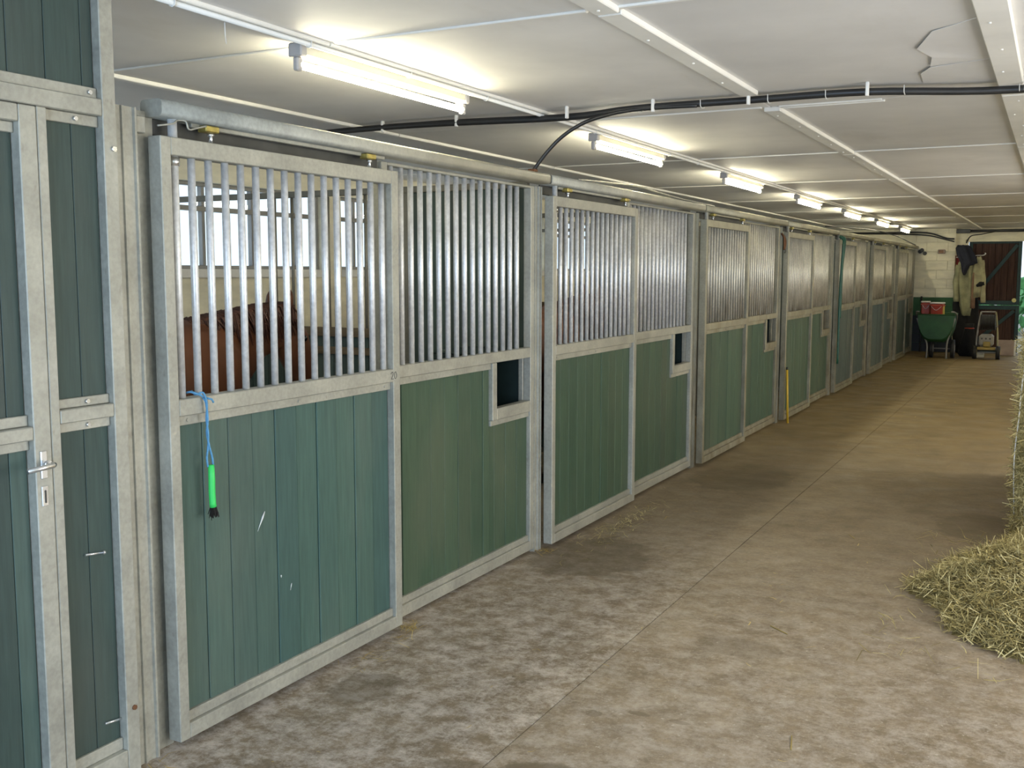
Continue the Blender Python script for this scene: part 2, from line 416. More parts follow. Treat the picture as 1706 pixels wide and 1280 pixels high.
# far wall: painted blockwork pier with a green dado, then the set-back doorway
YF = 24.52
wf = struct('wall_far', 'cream_paint', XB-.2, .74, YF+.02, YF+.45, -.02, ZC+.02)
zb = 0; row = 0
while zb < ZC-.01:
    zt = min(zb+.2, ZC-.002)
    if zb < 1.19 < zt-.02: zt = 1.2
    off = -.22 if row % 2 else 0
    x = -.5+off
    while x < .745:
        xe = min(x+.44, .75)
        if xe-x > .06: local_box('block', 'dado' if zb < 1.19 and zb > .7 else 'black_rubber' if zb < 1 else 'cream_paint', wf, x+.002, xe-.002, YF, YF+.06, zb+.002, zt-.003, bev=.004).location.y += random.uniform(-.003, .003)
        x += .44
    zb = zt; row += 1
local_box('wall_section', 'dado', wf, XB, .745, YF+.008, YF+.03, 0, 1.2, bev=0)
DX0, DX1, DZ = 1.00, 2.045, 2.41
local_box('wall_section', 'cream_paint', wf, .74, DX0-.03, YF+.14, YF+.45, -.02, ZC+.02, bev=.004)
local_box('wall_section', 'cream_paint', wf, .97, 5.6, YF+.14, YF+.45, DZ+.02, ZC+.02, bev=.004)
local_box('wall_section', 'cream_paint', wf, 3.4, 5.6, YF+.14, YF+.45, -.02, DZ+.02, bev=.004)
t1 = obj('trim_1', None, None, None, (DX0, YF+.12, 0), kind='structure')
box('door_frame', 'cream_paint', t1, -.06, -.005, -.01, .12, 0, DZ+.05); box('door_frame', 'cream_paint', t1, -.06, 2.4, -.01, .12, DZ, DZ+.05)
gr = struct('ground', 'dirt_ground', -30, 40, 25.2, 90, -.3, -.06)
bm = bmesh.new()
for k in range(1500):
    c0 = Vector((random.uniform(-6, 14), random.uniform(33, 36), random.uniform(0, 1.5)))
    n_ = Vector((random.gauss(0, 1), random.gauss(0, 1), random.gauss(0, 1))).normalized(); a = n_.orthogonal().normalized()*.28; b__ = n_.cross(a)
    bm.faces.new([bm.verts.new(c0+q) for q in (a, b__*.5, -a, -b__*.5)])
tag(obj('hedge', bm_mesh(bm, 'hedge'), 'leaf', None, kind='stuff'), 'pale green hedge outside beyond the gap beside the brown door', 'hedge')

# ------------------------------------------------------------------ stall fronts
ORD = ['first', 'second', 'third', 'fourth', 'fifth', 'sixth', 'seventh']
DOORLAB = ['green plank sliding stall door nearest the camera, green brush hanging from its bars',
 'second sliding stall door along the row, brown horse glimpsed behind its first bars',
 'third sliding stall door along the row, bars grimy at the bottom',
 'fourth sliding stall door along the row, yellow stick leaning at its left edge',
 'fifth sliding stall door along the row, green hose hanging at its left edge',
 'sixth sliding stall door along the row, between the green hose and the end stall',
 'seventh and last sliding stall door, next to the white end wall']
DW = 1.444
def side_cap(bm): pass
def sliding_door(k):
    st, br = ('steel', 'bar') if k < 2 else ('steel_old', 'bar_old')
    pm = 'green_plank' if k == 0 else 'olive_plank' if k < 4 else 'grey_plank'
    t = thing('sliding_door', DOORLAB[k], 'door', (-.03, Y0+k*P, 0), 0, 'sliding stall doors')
    X0, X1 = -.03, .03                                   # local: front face at x=+.03 -> world 0
    box('stile', st, t, X0, X1, 0, .048, .03, 2.2); box('stile', st, t, X0, X1, DW-.055, DW, .03, 2.2)
    box('rail', st, t, X0, X1, .048, DW-.055, 2.138, 2.2); box('rail', st, t, X0, X1, .048, DW-.055, 1.222, 1.283); box('rail', st, t, X0, X1, .048, DW-.055, .03, .086)
    a, b_ = .049, DW-.056
    s1 = box('clamp_strip', st, t, -.004, .012, a, b_, 1.186, 1.2215, .002); box('clamp_strip', st, t, -.004, .012, a, b_, .0865, .125, .002)
    for yy in (.10, .72, 1.34): cyl('screw', st, s1, (.009, yy-(a+b_)/2, 0), .006, .006, 'x', 8)
    n = 10; yb = a+.001; w0 = (b_-a-.002)/n
    for q in range(n):
        pw = w0
        box('plank', pm, t, -.022, -.0005-random.choice((0, .002, .004)), yb+.0012, yb+pw-.0012, .088, 1.22, .003); yb += pw
    for q in range(16):
        yq = .091+q*.0843
        if q == 0:
            r = cyl('lock_rod', br, t, (-.005, yq, 1.76), .0165, 1.03, seg=14)
            cyl('sleeve', 'chrome', r, (0, 0, .36), .021, .03, seg=14)
            cyl('lock_pin', 'chrome', t, (-.005, yq, 2.232), .015, .064, seg=14)
        else: cyl('bar', br, t, (-.005, yq, 1.7105), .0143, .857, seg=12)
    for yq in (.262, 1.25):                              # roller hangers
        h = box('hanger', 'gold', t, -.022, .022, yq-.035, yq+.035, 2.238, 2.262, .004)
        cyl('bolt', 'chrome', h, (0, .01, -.03), .007, .05, seg=8); cyl('nut', 'chrome', h, (0, .01, -.018), .013, .012, seg=6)
    if k == 0:
        tube('wire_hook', 'steel', t, smooth_path([(.02, .0, 2.232), (.03, .06, 2.245), (.01, .10, 2.262), (.02, .13, 2.262), (.025, .14, 2.235), (.02, .19, 2.247), (.02, .23, 2.258)], 4), .0035, 6)
        for dy, pts in ((1.318, [(0, .024), (.006, .032), (.014, .032), (.018, .024), (.012, .012), (0, 0), (.02, 0)]), (1.345, [(.012, .032), (.004, .03), (0, .016), (.004, .002), (.012, 0), (.019, .008), (.019, .02), (.012, .032)])):
            tube('number_mark', 'marker', t, [(.0305, 1.381-1.332+dy+u, 1.237+v) for u, v in pts], .0016, 4)
    return t
for k in range(NST): sliding_door(k)
PANLAB = ['fixed barred stall panel with feed hatch beside the nearest sliding door']+['%s fixed barred stall panel along the row, with feed hatch' % ORD[k] for k in range(1, 6)]+['seventh fixed stall panel, touching the white end wall, with feed hatch']
def stall_panel(k):
    st, br = ('steel', 'bar') if k < 2 else ('steel_old', 'bar_old')
    pm = 'olive_plank' if k < 4 else 'grey_plank'
    t = thing('stall_screen', PANLAB[k], 'screen', (-.10, Y0+k*P, 0), 0, 'fixed stall front panels')
    X0, X1 = -.025, .025                                # front face world x=-.075
    ya, yb = 1.418, 3.018; zt = 2.245
    box('stile', st, t, X0, X1, ya, ya+.05, .02, 2.25); box('stile', st, t, X0, X1, yb-.048, yb, .02, 2.25)
    a, b_ = ya+.05, yb-.048
    hy0, hy1, hz0, hz1 = 2.545, b_, .958, 1.222       # hatch opening
    box('rail', st, t, X0, X1, a, b_, 1.222, 1.282); box('rail', st, t, X0, X1, a, b_, .02, .078); box('rail', st, t, X0, X1, a, b_, 2.235, 2.25)
    box('hatch_frame', st, t, X0, X1, hy0-.052, hy0, .89, 1.2215); box('hatch_frame', st, t, X0, X1, hy0, b_, .89, .957)
    box('clamp_strip', st, t, -.006, .012, a, hy0-.0525, 1.186, 1.2215, .002); box('clamp_strip', st, t, -.006, .012, a, b_, .0785, .115, .002)
    box('clamp_strip', st, t, -.006, .012, hy0-.052, b_, .858, .8895, .002)
    n = 11; w0 = (b_-a)/n
    for q in range(n):
        p0, p1 = a+q*w0, a+(q+1)*w0
        zz = 1.22 if p1 <= hy0-.05 else .888
        if p0 < hy0-.053 < p1:
            box('plank', pm, t, -.02, -.001, p0+.0012, hy0-.053, .08, 1.22, .003); p0 = hy0-.052
        box('plank', pm, t, -.02, -.001-random.choice((0, .002, .004)), p0+.0012, p1-.0012, .08, zz, .003)
    y = ya+.105
    q = 0
    while y < b_-.09:
        cyl('bar', br, t, (0, y, 1.759), .0143, .954, seg=12); y += .0872; q += 1
    # dark feed trough behind the hatch
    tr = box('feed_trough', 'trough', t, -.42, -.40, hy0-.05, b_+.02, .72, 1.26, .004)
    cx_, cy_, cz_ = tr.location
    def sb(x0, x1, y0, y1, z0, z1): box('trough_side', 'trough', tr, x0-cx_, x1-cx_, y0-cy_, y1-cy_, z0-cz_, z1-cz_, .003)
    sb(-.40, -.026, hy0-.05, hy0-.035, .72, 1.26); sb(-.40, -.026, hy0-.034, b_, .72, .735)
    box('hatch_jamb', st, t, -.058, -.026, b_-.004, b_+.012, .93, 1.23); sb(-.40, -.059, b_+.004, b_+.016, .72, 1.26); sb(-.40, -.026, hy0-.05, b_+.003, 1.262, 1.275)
for k in range(NST): stall_panel(k)
POSTLAB = ['galvanized corner post between the tack room wall and the first stall door']+['galvanized post between the %s and %s stalls' % (ORD[k-1], ORD[k]) for k in range(1, NST)]+['galvanized post where the last stall meets the white end wall']
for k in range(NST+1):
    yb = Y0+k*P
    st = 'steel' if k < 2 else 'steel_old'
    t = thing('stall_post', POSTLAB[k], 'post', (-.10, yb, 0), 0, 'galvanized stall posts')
    if k == 0:
        # wide folded channel: flat face, bright lip, recessed blue-grey web
        extr('channel', st, t, [(-.03, -.165), (.055, -.165), (.055, -.130), (.062, -.127), (.062, -.119), (.055, -.115), (.055, -.078), (.064, -.075), (.064, -.067), (.022, -.062), (.022, .04), (-.03, .04)], 'z', 0, 2.285)
        box('gusset', st, t, .023, .055, -.061, -.02, 2.205, 2.262)
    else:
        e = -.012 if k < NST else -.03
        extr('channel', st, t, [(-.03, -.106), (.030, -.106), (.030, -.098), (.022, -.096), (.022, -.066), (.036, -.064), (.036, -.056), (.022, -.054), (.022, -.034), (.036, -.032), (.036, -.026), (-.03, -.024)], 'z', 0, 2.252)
        box('gap_shade', 'black_rubber', t, -.03, -.01, -.0235, .045, 0, 2.25, .002)  # black strip standing in for the shade between post and door
RAILLAB = ['galvanized top track over the nearest stall, ending at the tack room wall']+['galvanized top track over the %s stall in the row' % ORD[k] for k in range(1, NST)]
def rrect(x0, x1, z0, z1, r, n=4):
    out = []
    for cx_, cz_, a0 in ((x1-r, z1-r, 0), (x0+r, z1-r, 90), (x0+r, z0+r, 180), (x1-r, z0+r, 270)):
        for i in range(n+1):
            a = math.radians(a0+90*i/n); out.append((cx_+r*math.cos(a), cz_+r*math.sin(a)))
    return out
for k in range(NST):
    yb = Y0+k*P
    st = 'steel' if k < 2 else 'steel_old'
    t = thing('door_track', RAILLAB[k], 'track', (-.05, yb, 2.255), 0, 'top tracks over the stall fronts')
    y0 = .01 if k == 0 else -.02; y1 = P-.045
    extr('cover', st, t, rrect(-.05, .052, .010, .070, .018), 'y', y0, y1, smooth=True)
    box('channel', st, t, -.012, .008, y0+.18, 1.40, -.004, .012, .002); box('channel', 'dark_steel', t, -.048, -.035, y0+.01, 1.40, -.045, .012, .002)
    box('joint_sleeve', 'dark_steel', t, -.046, .046, y1, y1+.024, .014, .066)
# stall dividers: boards below, bars above, a solid screen next to the front
for k in range(1, NST):
    yb = Y0+k*P-.065
    t = thing('stall_divider', 'barred partition between the %s and %s stalls, green boards below' % (ORD[k-1], ORD[k]), 'partition', (-.14, yb, 0), 0, 'partitions between the stalls')
    D = 3.22
    box('rail', 'divider_steel', t, -D, 0, -.022, .022, 2.245, 2.285); box('rail', 'wood_rail', t, -D, -.9, -.035, .035, 1.30, 1.36); box('rail', 'divider_steel', t, -D, 0, -.022, .022, .02, .07)
    box('rail', 'wood_rail', t, -D, -.9, -.035, .035, 1.18, 1.23)
    box('post', 'divider_steel', t, -.90, -.85, -.024, .024, .02, 2.244); box('post', 'divider_steel', t, -D-.04, -D, -.025, .025, 0, 2.29)
    n = 6
    for q in range(n): box('plank', 'green_plank_dark', t, -.85+q*.85/n+.0015, -.85+(q+1)*.85/n-.0015, -.015, .015, .072, 2.243, .003)
    n = 16; L = D-.9
    for q in range(n): box('plank', 'green_plank_dark', t, -D+q*L/n+.0015, -D+(q+1)*L/n-.0015, -.015, .015, .072, 1.30, .003)
    if k <= 2:
        for q in range(1, 15): cyl('bar', 'divider_steel', t, (-D+q*L/15, 0, 1.80), .011, .885, seg=8)

# ------------------------------------------------------------------ tack room wall and door at the left edge
XFc = -.012
t = thing('tack_room_wall', 'tall galvanized frame with green planks at the left edge, around the handled door', 'partition', (XFc, 2.2, 0))
def tb(name, mt, y0, y1, z0, z1, x0=-.05, x1=0, parent=t, **kw):
    return box(name, mt, parent, x0, x1, y0-parent.location.y, y1-parent.location.y, z0, z1, **kw)
tb('post', 'steel', 2.392, 2.447, 0, ZC-.002); tb('post', 'steel', 2.146, 2.181, .02, 2.232); tb('post', 'steel', 1.16, 1.21, 0, ZC-.002)
tb('transom', 'steel', 1.211, 2.391, 2.233, 2.287); tb('rail', 'steel', 2.182, 2.391, 1.258, 1.302); tb('rail', 'steel', 2.182, 2.391, .03, .098); tb('rail', 'steel', 1.211, 2.391, 2.655, ZC-.002)
strips = [(2.182, 2.391, 2.198, 2.2325), (2.182, 2.391, 1.3025, 1.333), (2.182, 2.391, 1.226, 1.2575), (2.182, 2.391, .0985, .14), (1.211, 2.391, 2.2875, 2.322), (1.211, 2.391, 2.622, 2.6545)]
for i, (a, b_, c_, d) in enumerate(strips):
    s = tb('clamp_strip', 'steel', a, b_, c_, d, -.034, -.022, bev=.002)
    for yy in ((2.30,) if i < 3 else (2.36,) if i > 3 else ()):
        cyl('bolt', 'chrome', s, (.010, yy-(a+b_)/2, 0), .0075, .010, 'x', 8)
for a, b_ in ((2.183, 2.293), (2.295, 2.390)):
    tb('plank', 'green_plank_dark', a, b_, 1.303, 2.231, -.046, -.034, bev=.002); tb('plank', 'green_plank_dark', a, b_, .10, 1.257, -.046, -.034, bev=.002)
yy = 2.39
for wdt in (.045, .135, .132, .135, .133, .135, .135, .13, .13):
    tb('plank', 'green_plank_dark', max(yy-wdt, 1.212)+.001, yy-.001, 2.289, 2.654, -.046, -.034, bev=.002); yy -= wdt
cyl('bolt', 'chrome', t, (.003, 2.428-2.2, 2.133), .009, .012, 'x', 8); cyl('bolt', 'rust', t, (.002, 2.424-2.2, .24), .009, .008, 'x', 8)
for z, y in ((.802, 2.30), (.205, 2.35)):
    pn = obj('shoot_bolt', cyl_mesh(.0045, .075, 'chrome', 8), None, t, (-.028, y-2.2+.01, z+.005), (PI/2-.12, 0, 0)); cyl('knob', 'chrome', pn, (0, 0, -.038), .007, .008, seg=8)
d = thing('tack_room_door', 'green plank hinged door in galvanized frame with a chrome lever handle', 'door', (XFc, 1.215, 0))
def db(name, mt, y0, y1, z0, z1, x0=-.048, x1=.002, **kw): return tb(name, mt, y0, y1, z0, z1, x0, x1, parent=d, **kw)
db('stile', 'steel', 2.082, 2.143, .02, 2.230); db('stile', 'steel', 1.218, 1.278, .02, 2.230)
for z0, z1 in ((2.178, 2.230), (1.222, 1.264), (.02, .09)): db('rail', 'steel', 1.279, 2.081, z0, z1)
for z0, z1 in ((2.146, 2.1775), (1.2645, 1.298), (1.19, 1.2215), (.0905, .125)): db('clamp_strip', 'steel', 1.279, 2.081, z0, z1, -.034, -.022, bev=.002)
yy = 2.08
for q in range(8):
    wdt = .062 if q == 0 else .1045
    db('plank', 'green_plank' if q == 0 else 'green_plank_dark', max(yy-wdt, 1.28)+.001, yy-.001, .092, 1.221, -.046, -.034, bev=.002); db('plank', 'green_plank_dark', max(yy-wdt, 1.28)+.001, yy-.001, 1.265, 2.177, -.046, -.034, bev=.002); yy -= wdt
pl = db('handle_plate', 'chrome', 2.098, 2.121, 1.098, 1.186, .002, .008)
px_, py_, pz_ = pl.location
tube('lever', 'chrome', pl, [(.003, .002, .003), (.045, .002, .003), (.05, -.006, .003), (.05, -.095, -.001)], .0085, 10)
cyl('neck', 'chrome', pl, (.012, .002, .003), .012, .02, 'x', 12)
kp = db('keyhole_plate', 'chrome', 2.098, 2.121, 1.012, 1.076, .002, .006); box('keyhole', 'dark_steel', kp, .0005, .0030, -.003, .003, -.022, .018, 0)

# ------------------------------------------------------------------ lamps
LAMPS = []
LAB = ['fluorescent batten lamp nearest the camera, above the first stall door', 'second fluorescent batten lamp from the camera, beside the curved black cable']+['%s fluorescent batten lamp from the camera' % ORD[k] for k in range(2, 6)]+['smallest, farthest fluorescent lamp, by the white end wall']
for k in range(NST):
    t = thing('batten_lamp', LAB[k], 'lamp', (-.115, 3.49+k*P, ZC), 0, 'fluorescent lamps along the ceiling')
    L = 1.37; LAMPS.append(t)
    extr('body', 'lamp_body', t, [(-.032, -.018), (.032, -.018), (.030, -.062), (.016, -.072), (-.016, -.072), (-.030, -.062)], 'y', .02, L-.01)
    for yy in (0.0, L-.02):
        e = box('end_cap', 'lamp_cap', t, -.036, .036, yy-.012, yy+.03, -.074, -.016, .006)
        box('tube_holder', 'lamp_cap', e, -.014, .014, -.018, .018, -.085, -.028, .006)
    cyl('fluorescent_tube', 'tube_light', t, (0, L/2, -.104), .0155, L-.03, 'y', 14)
for k in range(NST):
    t = dup(LAMPS[k]); t.location.x = 4.75; t['label'] = 'fluorescent batten lamp of the right-hand row, %s from the camera' % ORD[k]; t['group'] = 'fluorescent lamps of the right-hand row'
# conduit that feeds the lamps
cdt = thing('conduit', 'thin white conduit running along the ceiling past all the lamps', 'pipe', (-.055, 0, ZC-.028))
cyl('pipe', 'white_paint', cdt, (0, 11.5, 0), .0105, 25.8, 'y', 10)
for q in range(34):
    yy = -1+q*.75
    tube('clip', 'plastic_white', cdt, [(-.014, yy, .012), (-.013, yy, -.008), (0, yy, -.0135), (.013, yy, -.008), (.014, yy, .012)], .003, 5)
tube('loose_tie', 'plastic_white', cdt, [(-.012, 3.02, -.01), (-.02, 3.03, -.05), (-.02, 3.035, -.085)], .0022, 5)
# black cables across the ceiling
cb = thing('black_cable', 'thick black cable bundle crossing the ceiling on white brackets', 'cable', (0, 5.62, ZC-.04))
tube('cable_run', 'black_hose', cb, smooth_path([(-3.1, .05, -.02), (-1.45, 0, 0), (-.75, -.02, -.004), (.1, .06, -.012), (.57, .0, 0), (1.2, .03, .002), (1.82, .04, 0), (2.50, .24, -.012), (3.6, .3, 0), (5.3, .35, 0)], 6), .019, 10)
tube('cable_run', 'black_hose', cb, smooth_path([(-1.4, .045, .012), (-.7, .02, .010), (.1, .10, .004), (.57, .045, .012), (1.2, .075, .012), (1.82, .085, .010), (2.50, .285, .002), (3.6, .34, .01)], 6), .013, 8)
for xx in (-1.15, -.6, .15, .68, 1.22, 1.83, 2.55):
    dy = .2 if xx > 2.3 else .02
    box('bracket', 'plastic_white', cb, xx-.008, xx+.008, dy-.048, dy-.024, -.03, .04, .003)
for xx in (.58, .95, 1.32, 1.62, 2.0, 2.52):
    dy = .22 if xx > 2.3 else .06 if xx > 1.9 else .02
    tube('cable_tie', 'plastic_white', cb, [(xx, dy-.026+.0, .02), (xx, dy-.024, -.012), (xx, dy, -.023), (xx, dy+.05, -.015), (xx, dy+.06, .02)], .0022, 5)
dc = thing('drop_cable', 'black cable curving down from the ceiling to the second stall track', 'cable', (-.05, 5.56, 2.34))
tube('cable_run', 'black_hose', dc, smooth_path([(.98, .06, .31), (.62, .05, .312), (.36, .05, .275), (.20, .03, .20), (.09, .01, .10), (.0, 0, -.01)], 8), .0115, 8)
box('grommet', 'rust', dc, -.025, .025, -.02, .02, -.014, .004, .004)
# cables at the far end
fcab = thing('slack_cables', 'two slack black cables drooping below the ceiling by the end wall', 'cable', (0, 24.4, 2.5))
for dz, r in ((0, .016), (-.055, .014)):
    tube('cable_run', 'black_hose', fcab, smooth_path([(-2.6, -.1, .17), (-1.4, -.05, .13+dz*.3), (-.6, 0, .125+dz*.5), (.15, .02, .11+dz), (.55, .03, -.01+dz*.6), (.72, .05, -.03+dz)], 6), r, 8)
dp = thing('black_pipe', 'black pipe fixed under the ceiling above the brown door', 'pipe', (.76, 24.36, 2.63))
cyl('pipe', 'black_hose', dp, (2.3, 0, 0), .03, 4.6, 'x', 10)
box('junction_box', 'dark_steel', dp, 0, .28, -.05, .05, -.045, .045, .01)
tube('cable_run', 'black_hose', dp, smooth_path([(.75, 0, -.02), (.5, .02, -.07), (.30, .06, -.10), (.22, .1, -.2), (.2, .14, -.25)], 6), .012, 6)
rc = thing('rail_cable', 'thin black cable resting along the top tracks of the far stalls', 'cable', (-.06, 13.5, 2.36))
tube('cable_run', 'black_hose', rc, smooth_path([(-.9, 5.5, .20), (-.3, 6.5, .17), (-.05, 8.0, .10), (0, 9.5, .03), (0, 10.9, -.015)], 6), .011, 6)
tube('cable_run', 'steel', rc, smooth_path([(.02, -7.3, -.028), (.02, -6.7, -.005), (.02, -6.2, .01), (.03, -5.9, -.005), (.02, -5.2, -.02), (.02, -4.3, -.028)], 6), .006, 6)

# ------------------------------------------------------------------ things on and by the stall fronts
tw = thing('hanging_brush', 'bright green handled brush hanging on blue twine from the nearest door', 'brush', (.012, 2.79, .90))
tube('twine', 'twine_blue', tw, smooth_path([(-.045, -.055, .40), (-.018, -.06, .405), (.004, -.035, .392), (-.004, -.015, .38), (.002, -.008, .36), (.004, -.004, .30), (.0, -.006, .25), (.004, .0, .20), (.004, .012, .16), (.006, .014, .128)], 5), .0042, 6)
tube('twine', 'twine_blue', tw, smooth_path([(-.04, -.035, .405), (-.01, -.045, .395), (.006, -.025, .40), (.008, -.01, .36), (-.002, -.004, .30), (.006, -.006, .25), (.0, -.002, .20), (.004, -.014, .16), (.006, -.012, .125)], 5), .0038, 6)
tube('loose_end', 'twine_blue', tw, [(.005, -.01, .38), (.012, .012, .372), (.013, .018, .36)], .004, 5)
tube('handle', 'brush_green', tw, [(.01, 0, .132), (.01, 0, .13), (.01, .001, .08), (.01, .0, .03), (.01, .002, -.012), (.01, .004, -.026)], .012, 12, radii=[.006, .0115, .0125, .0125, .0125, .013])
bm = bmesh.new()
for q in range(60):
    a = random.uniform(0, 2*PI); r_ = .011*math.sqrt(random.random())
    s = Vector((.01+r_*math.cos(a), .004+r_*math.sin(a), -.024)); e = s+Vector((r_*math.cos(a)*.6+random.gauss(0, .003), r_*math.sin(a)*.6+random.gauss(0, .003), -.035+random.gauss(0, .005)))
    add_tube(bm, [s, e], .0016, 3)
obj('bristles', bm_mesh(bm, 'bristles'), 'bristle', tw)
ys = thing('yellow_stick', 'thin yellow stick leaning against the fourth stall door', 'stick', (.035, Y0+3*P-.005, 0))
tube('rod', 'yellow_plastic', ys, [(.015, 0, .0), (-.01, .004, .62)], .013, 8)
tube('tip', 'black_rubber', ys, [(-.010, .004, .62), (-.0115, .0043, .65)], .011, 8)
gh = thing('green_hose', 'dark green hose hanging down the left edge of the fifth stall door', 'hose', (.03, Y0+4*P-.03, 1.2))
simple('hose_green', (.01, .085, .055), .4)
tube('strand', 'hose_green', gh, smooth_path([(-.03, .0, 1.04), (.02, .01, 1.0), (.03, -.02, .9), (.01, -.01, .5), (.0, .0, .1), (.0, 0, -.75)], 6), .016, 8)
tube('strand', 'hose_green', gh, smooth_path([(-.03, .03, 1.05), (.03, .06, 1.02), (.04, .05, .93), (.02, .02, .6), (.015, .02, .2), (.012, .02, -.1)], 6), .014, 8)
hk = thing('leather_halter', 'brown halter strap hanging at the top of the fourth stall post', 'halter', (-.05, Y0+3*P-.06, 2.1))
tube('strap', 'rust', hk, smooth_path([(-.02, 0, .08), (.015, -.02, .03), (.02, -.025, -.05), (.015, .0, -.10), (.02, .03, -.05), (.015, .03, .02), (-.02, .01, .08)], 5), .011, 6)
tube('strap', 'dark_steel', hk, smooth_path([(.02, .02, -.06), (.025, .025, -.12), (.02, .01, -.14)], 4), .006, 6)
# wall ends at the far pier
pp = [(.035, 2.235), (-.005, 2.205), (.095, 2.165)]
for i, (x, z) in enumerate(pp):
    t = thing('pipe_stub', ['topmost of three round black pipe stubs on the white end wall', 'leftmost of three round black pipe stubs on the white end wall', 'lowest of three round black pipe stubs on the white end wall'][i], 'pipe', (x+.03, YF-.03, z), 0, 'pipe stubs on the end wall')
    cyl('stub', 'black_rubber', t, (0, 0, 0), .037, .07, 'y', 14); cyl('flange', 'black_hose', t, (0, .028, 0), .044, .012, 'y', 14)
t = thing('wall_box', 'small beige electrical box on the white end wall', 'socket', (.47, YF-.03, 2.20))
box('body', 'chipboard', t, -.075, .075, -.03, .03, -.045, .045, .012); box('cover', 'tan_cloth', t, -.055, .04, -.042, -.03, -.03, .03, .006)

# ------------------------------------------------------------------ brown door at the far end (upper and lower leaf)
def leaf(label, z0, z1, loc_y):
    t = thing('barn_door_leaf', label, 'door', (DX0, loc_y, z0))
    W_ = DX1-DX0; H = z1-z0; n = 8
    for q in range(n): box('plank', 'brown_plank', t, q*W_/n+.003, (q+1)*W_/n-.003, 0, .03, .002, H, .004)
    box('backing', 'brown_plank', t, .01, W_-.01, .031, .05, .01, H-.01, .002)
    for a in (0, W_-.075): box('frame', 'door_green', t, a, a+.075, -.028, -.001, 0, H)
    for a in (0, H-.09): box('frame', 'door_green', t, .0755, W_-.0755, -.028, -.001, a, a+.09)
    L = math.hypot(W_-.15, H-.18); ang = math.atan2(H-.18, W_-.15)
    obj('brace', box_mesh(L-.07, .024, .075, 'door_green'), None, t, (W_/2, -.014, H/2), (0, -ang, 0))
    return t
YD = YF+.30
leaf('lower leaf of the dark brown door with green frame and diagonal brace', .02, 1.035, YD)
u = leaf('upper leaf of the dark brown door with green frame and diagonal brace', 1.05, DZ+.05, YD)
kb = cyl('knob', 'gold', u, (DX1-DX0-.11, -.05, .10), .035, .05, 'y', 12); cyl('knob_rose', 'gold', kb, (0, 0, -.02), .045, .012, seg=12)

# ------------------------------------------------------------------ coats on a swing rack at the door corner
rk = thing('coat_rack', 'thin white swing-arm coat rack on the corner of the end wall', 'rack', (.765, 24.42, 2.09))
tube('arm', 'plastic_white', rk, smooth_path([(0, 0, -.02), (.2, -.08, .0), (.45, -.16, .02), (.55, -.19, .02), (.60, -.19, .05), (.585, -.18, .07)], 5), .011, 6)
tube('brace', 'rust', rk, [(0, 0, -.33), (.38, -.14, .0)], .008, 6)
box('plate', 'rust', rk, -.01, .012, -.02, .02, -.36, .02)
def garment(name, label, mt, loc, prof, depth, folds, seed, sleeve=None, sl_mt=None, group='garments on the swing rack', cat='coat', extra=None):
    """prof: list of (z, x_left, x_right); rings form a flattened, pleated tube"""
    t = thing(name, label, cat, loc, 0, group)
    r = random.Random(seed); bm = bmesh.new(); seg = 28; rings = []
    ph = r.uniform(0, 6)
    for z, a, b_ in prof:
        cxx, hw = (a+b_)/2, (b_-a)/2; ring = []
        for k in range(seg):
            th = 2*PI*k/seg; fl = 1+.30*math.sin(folds*th+ph+z*1.2)+.05*math.sin(2*folds*th+z*5)
            ring.append(bm.verts.new((cxx+hw*math.cos(th)*(1+.04*math.sin(5*th+z*9)), depth*math.sin(th)*fl*(.75+.25*min(1, (prof[0][0]-z)*3)), z+.012*math.sin(folds*th+ph))))
        rings.append(ring)
    for A, B in zip(rings[:-1], rings[1:]):
        for k in range(seg): bm.faces.new((A[k], A[(k+1) % seg], B[(k+1) % seg], B[k]))
    bm.faces.new(rings[0]); bm.faces.new(rings[-1][::-1])
    obj('body', bm_mesh(bm, name, True), mt, t)
    for (pts, rad) in (sleeve or []):
        pth = smooth_path(pts, 4); n = len(pth)
        tube('sleeve', sl_mt or mt, t, pth, .05, 9, radii=[rad*(1-.25*i/n)*(1+.09*math.sin(i*1.9)) for i in range(n)])
    return t
garment('olive_coat', 'long olive coat hanging lowest on the swing rack', 'olive_cloth', (1.0, 24.22, 2.05), [(0, -.10, .10), (-.1, -.16, .16), (-.3, -.17, .17), (-.55, -.15, .17), (-.8, -.12, .16), (-1.0, -.10, .15), (-1.22, -.05, .12)], .10, 4, 2, [([(-.13, -.02, -.15), (-.18, -.03, -.5), (-.16, -.03, -.93)], .075)])
c2 = garment('khaki_coat', 'pale khaki coat with a black armband at the outer end of the rack', 'khaki_cloth', (1.24, 24.20, 2.08), [(0, -.03, .05), (-.12, -.09, .09), (-.4, -.12, .11), (-.65, -.12, .10), (-.86, -.10, .07)], .09, 3, 5, [([(.05, -.03, -.08), (.10, -.04, -.45), (.125, -.04, -.97)], .062)])
tube('armband', 'black_cloth', c2, [(-.02, -.05, -.62), (.06, -.055, -.58), (.13, -.05, -.56)], .062, 8, radii=[.03, .062, .056])
garment('navy_jacket', 'dark navy jacket slung over the swing rack', 'navy_cloth', (.96, 24.14, 2.32), [(0, -.15, .07), (-.05, -.18, .13), (-.18, -.15, .20), (-.30, -.10, .25), (-.38, -.07, .26), (-.44, -.06, .12), (-.55, -.04, .07), (-.62, -.01, .04)], .10, 5, 9, cat='jacket')
garment('tan_trousers', 'tan garment hanging between the olive and khaki coats', 'tan_cloth', (1.16, 24.16, 1.74), [(0, -.02, .03), (-.1, -.035, .045), (-.5, -.045, .045), (-.75, -.05, .05)], .05, 3, 13, cat='garment')
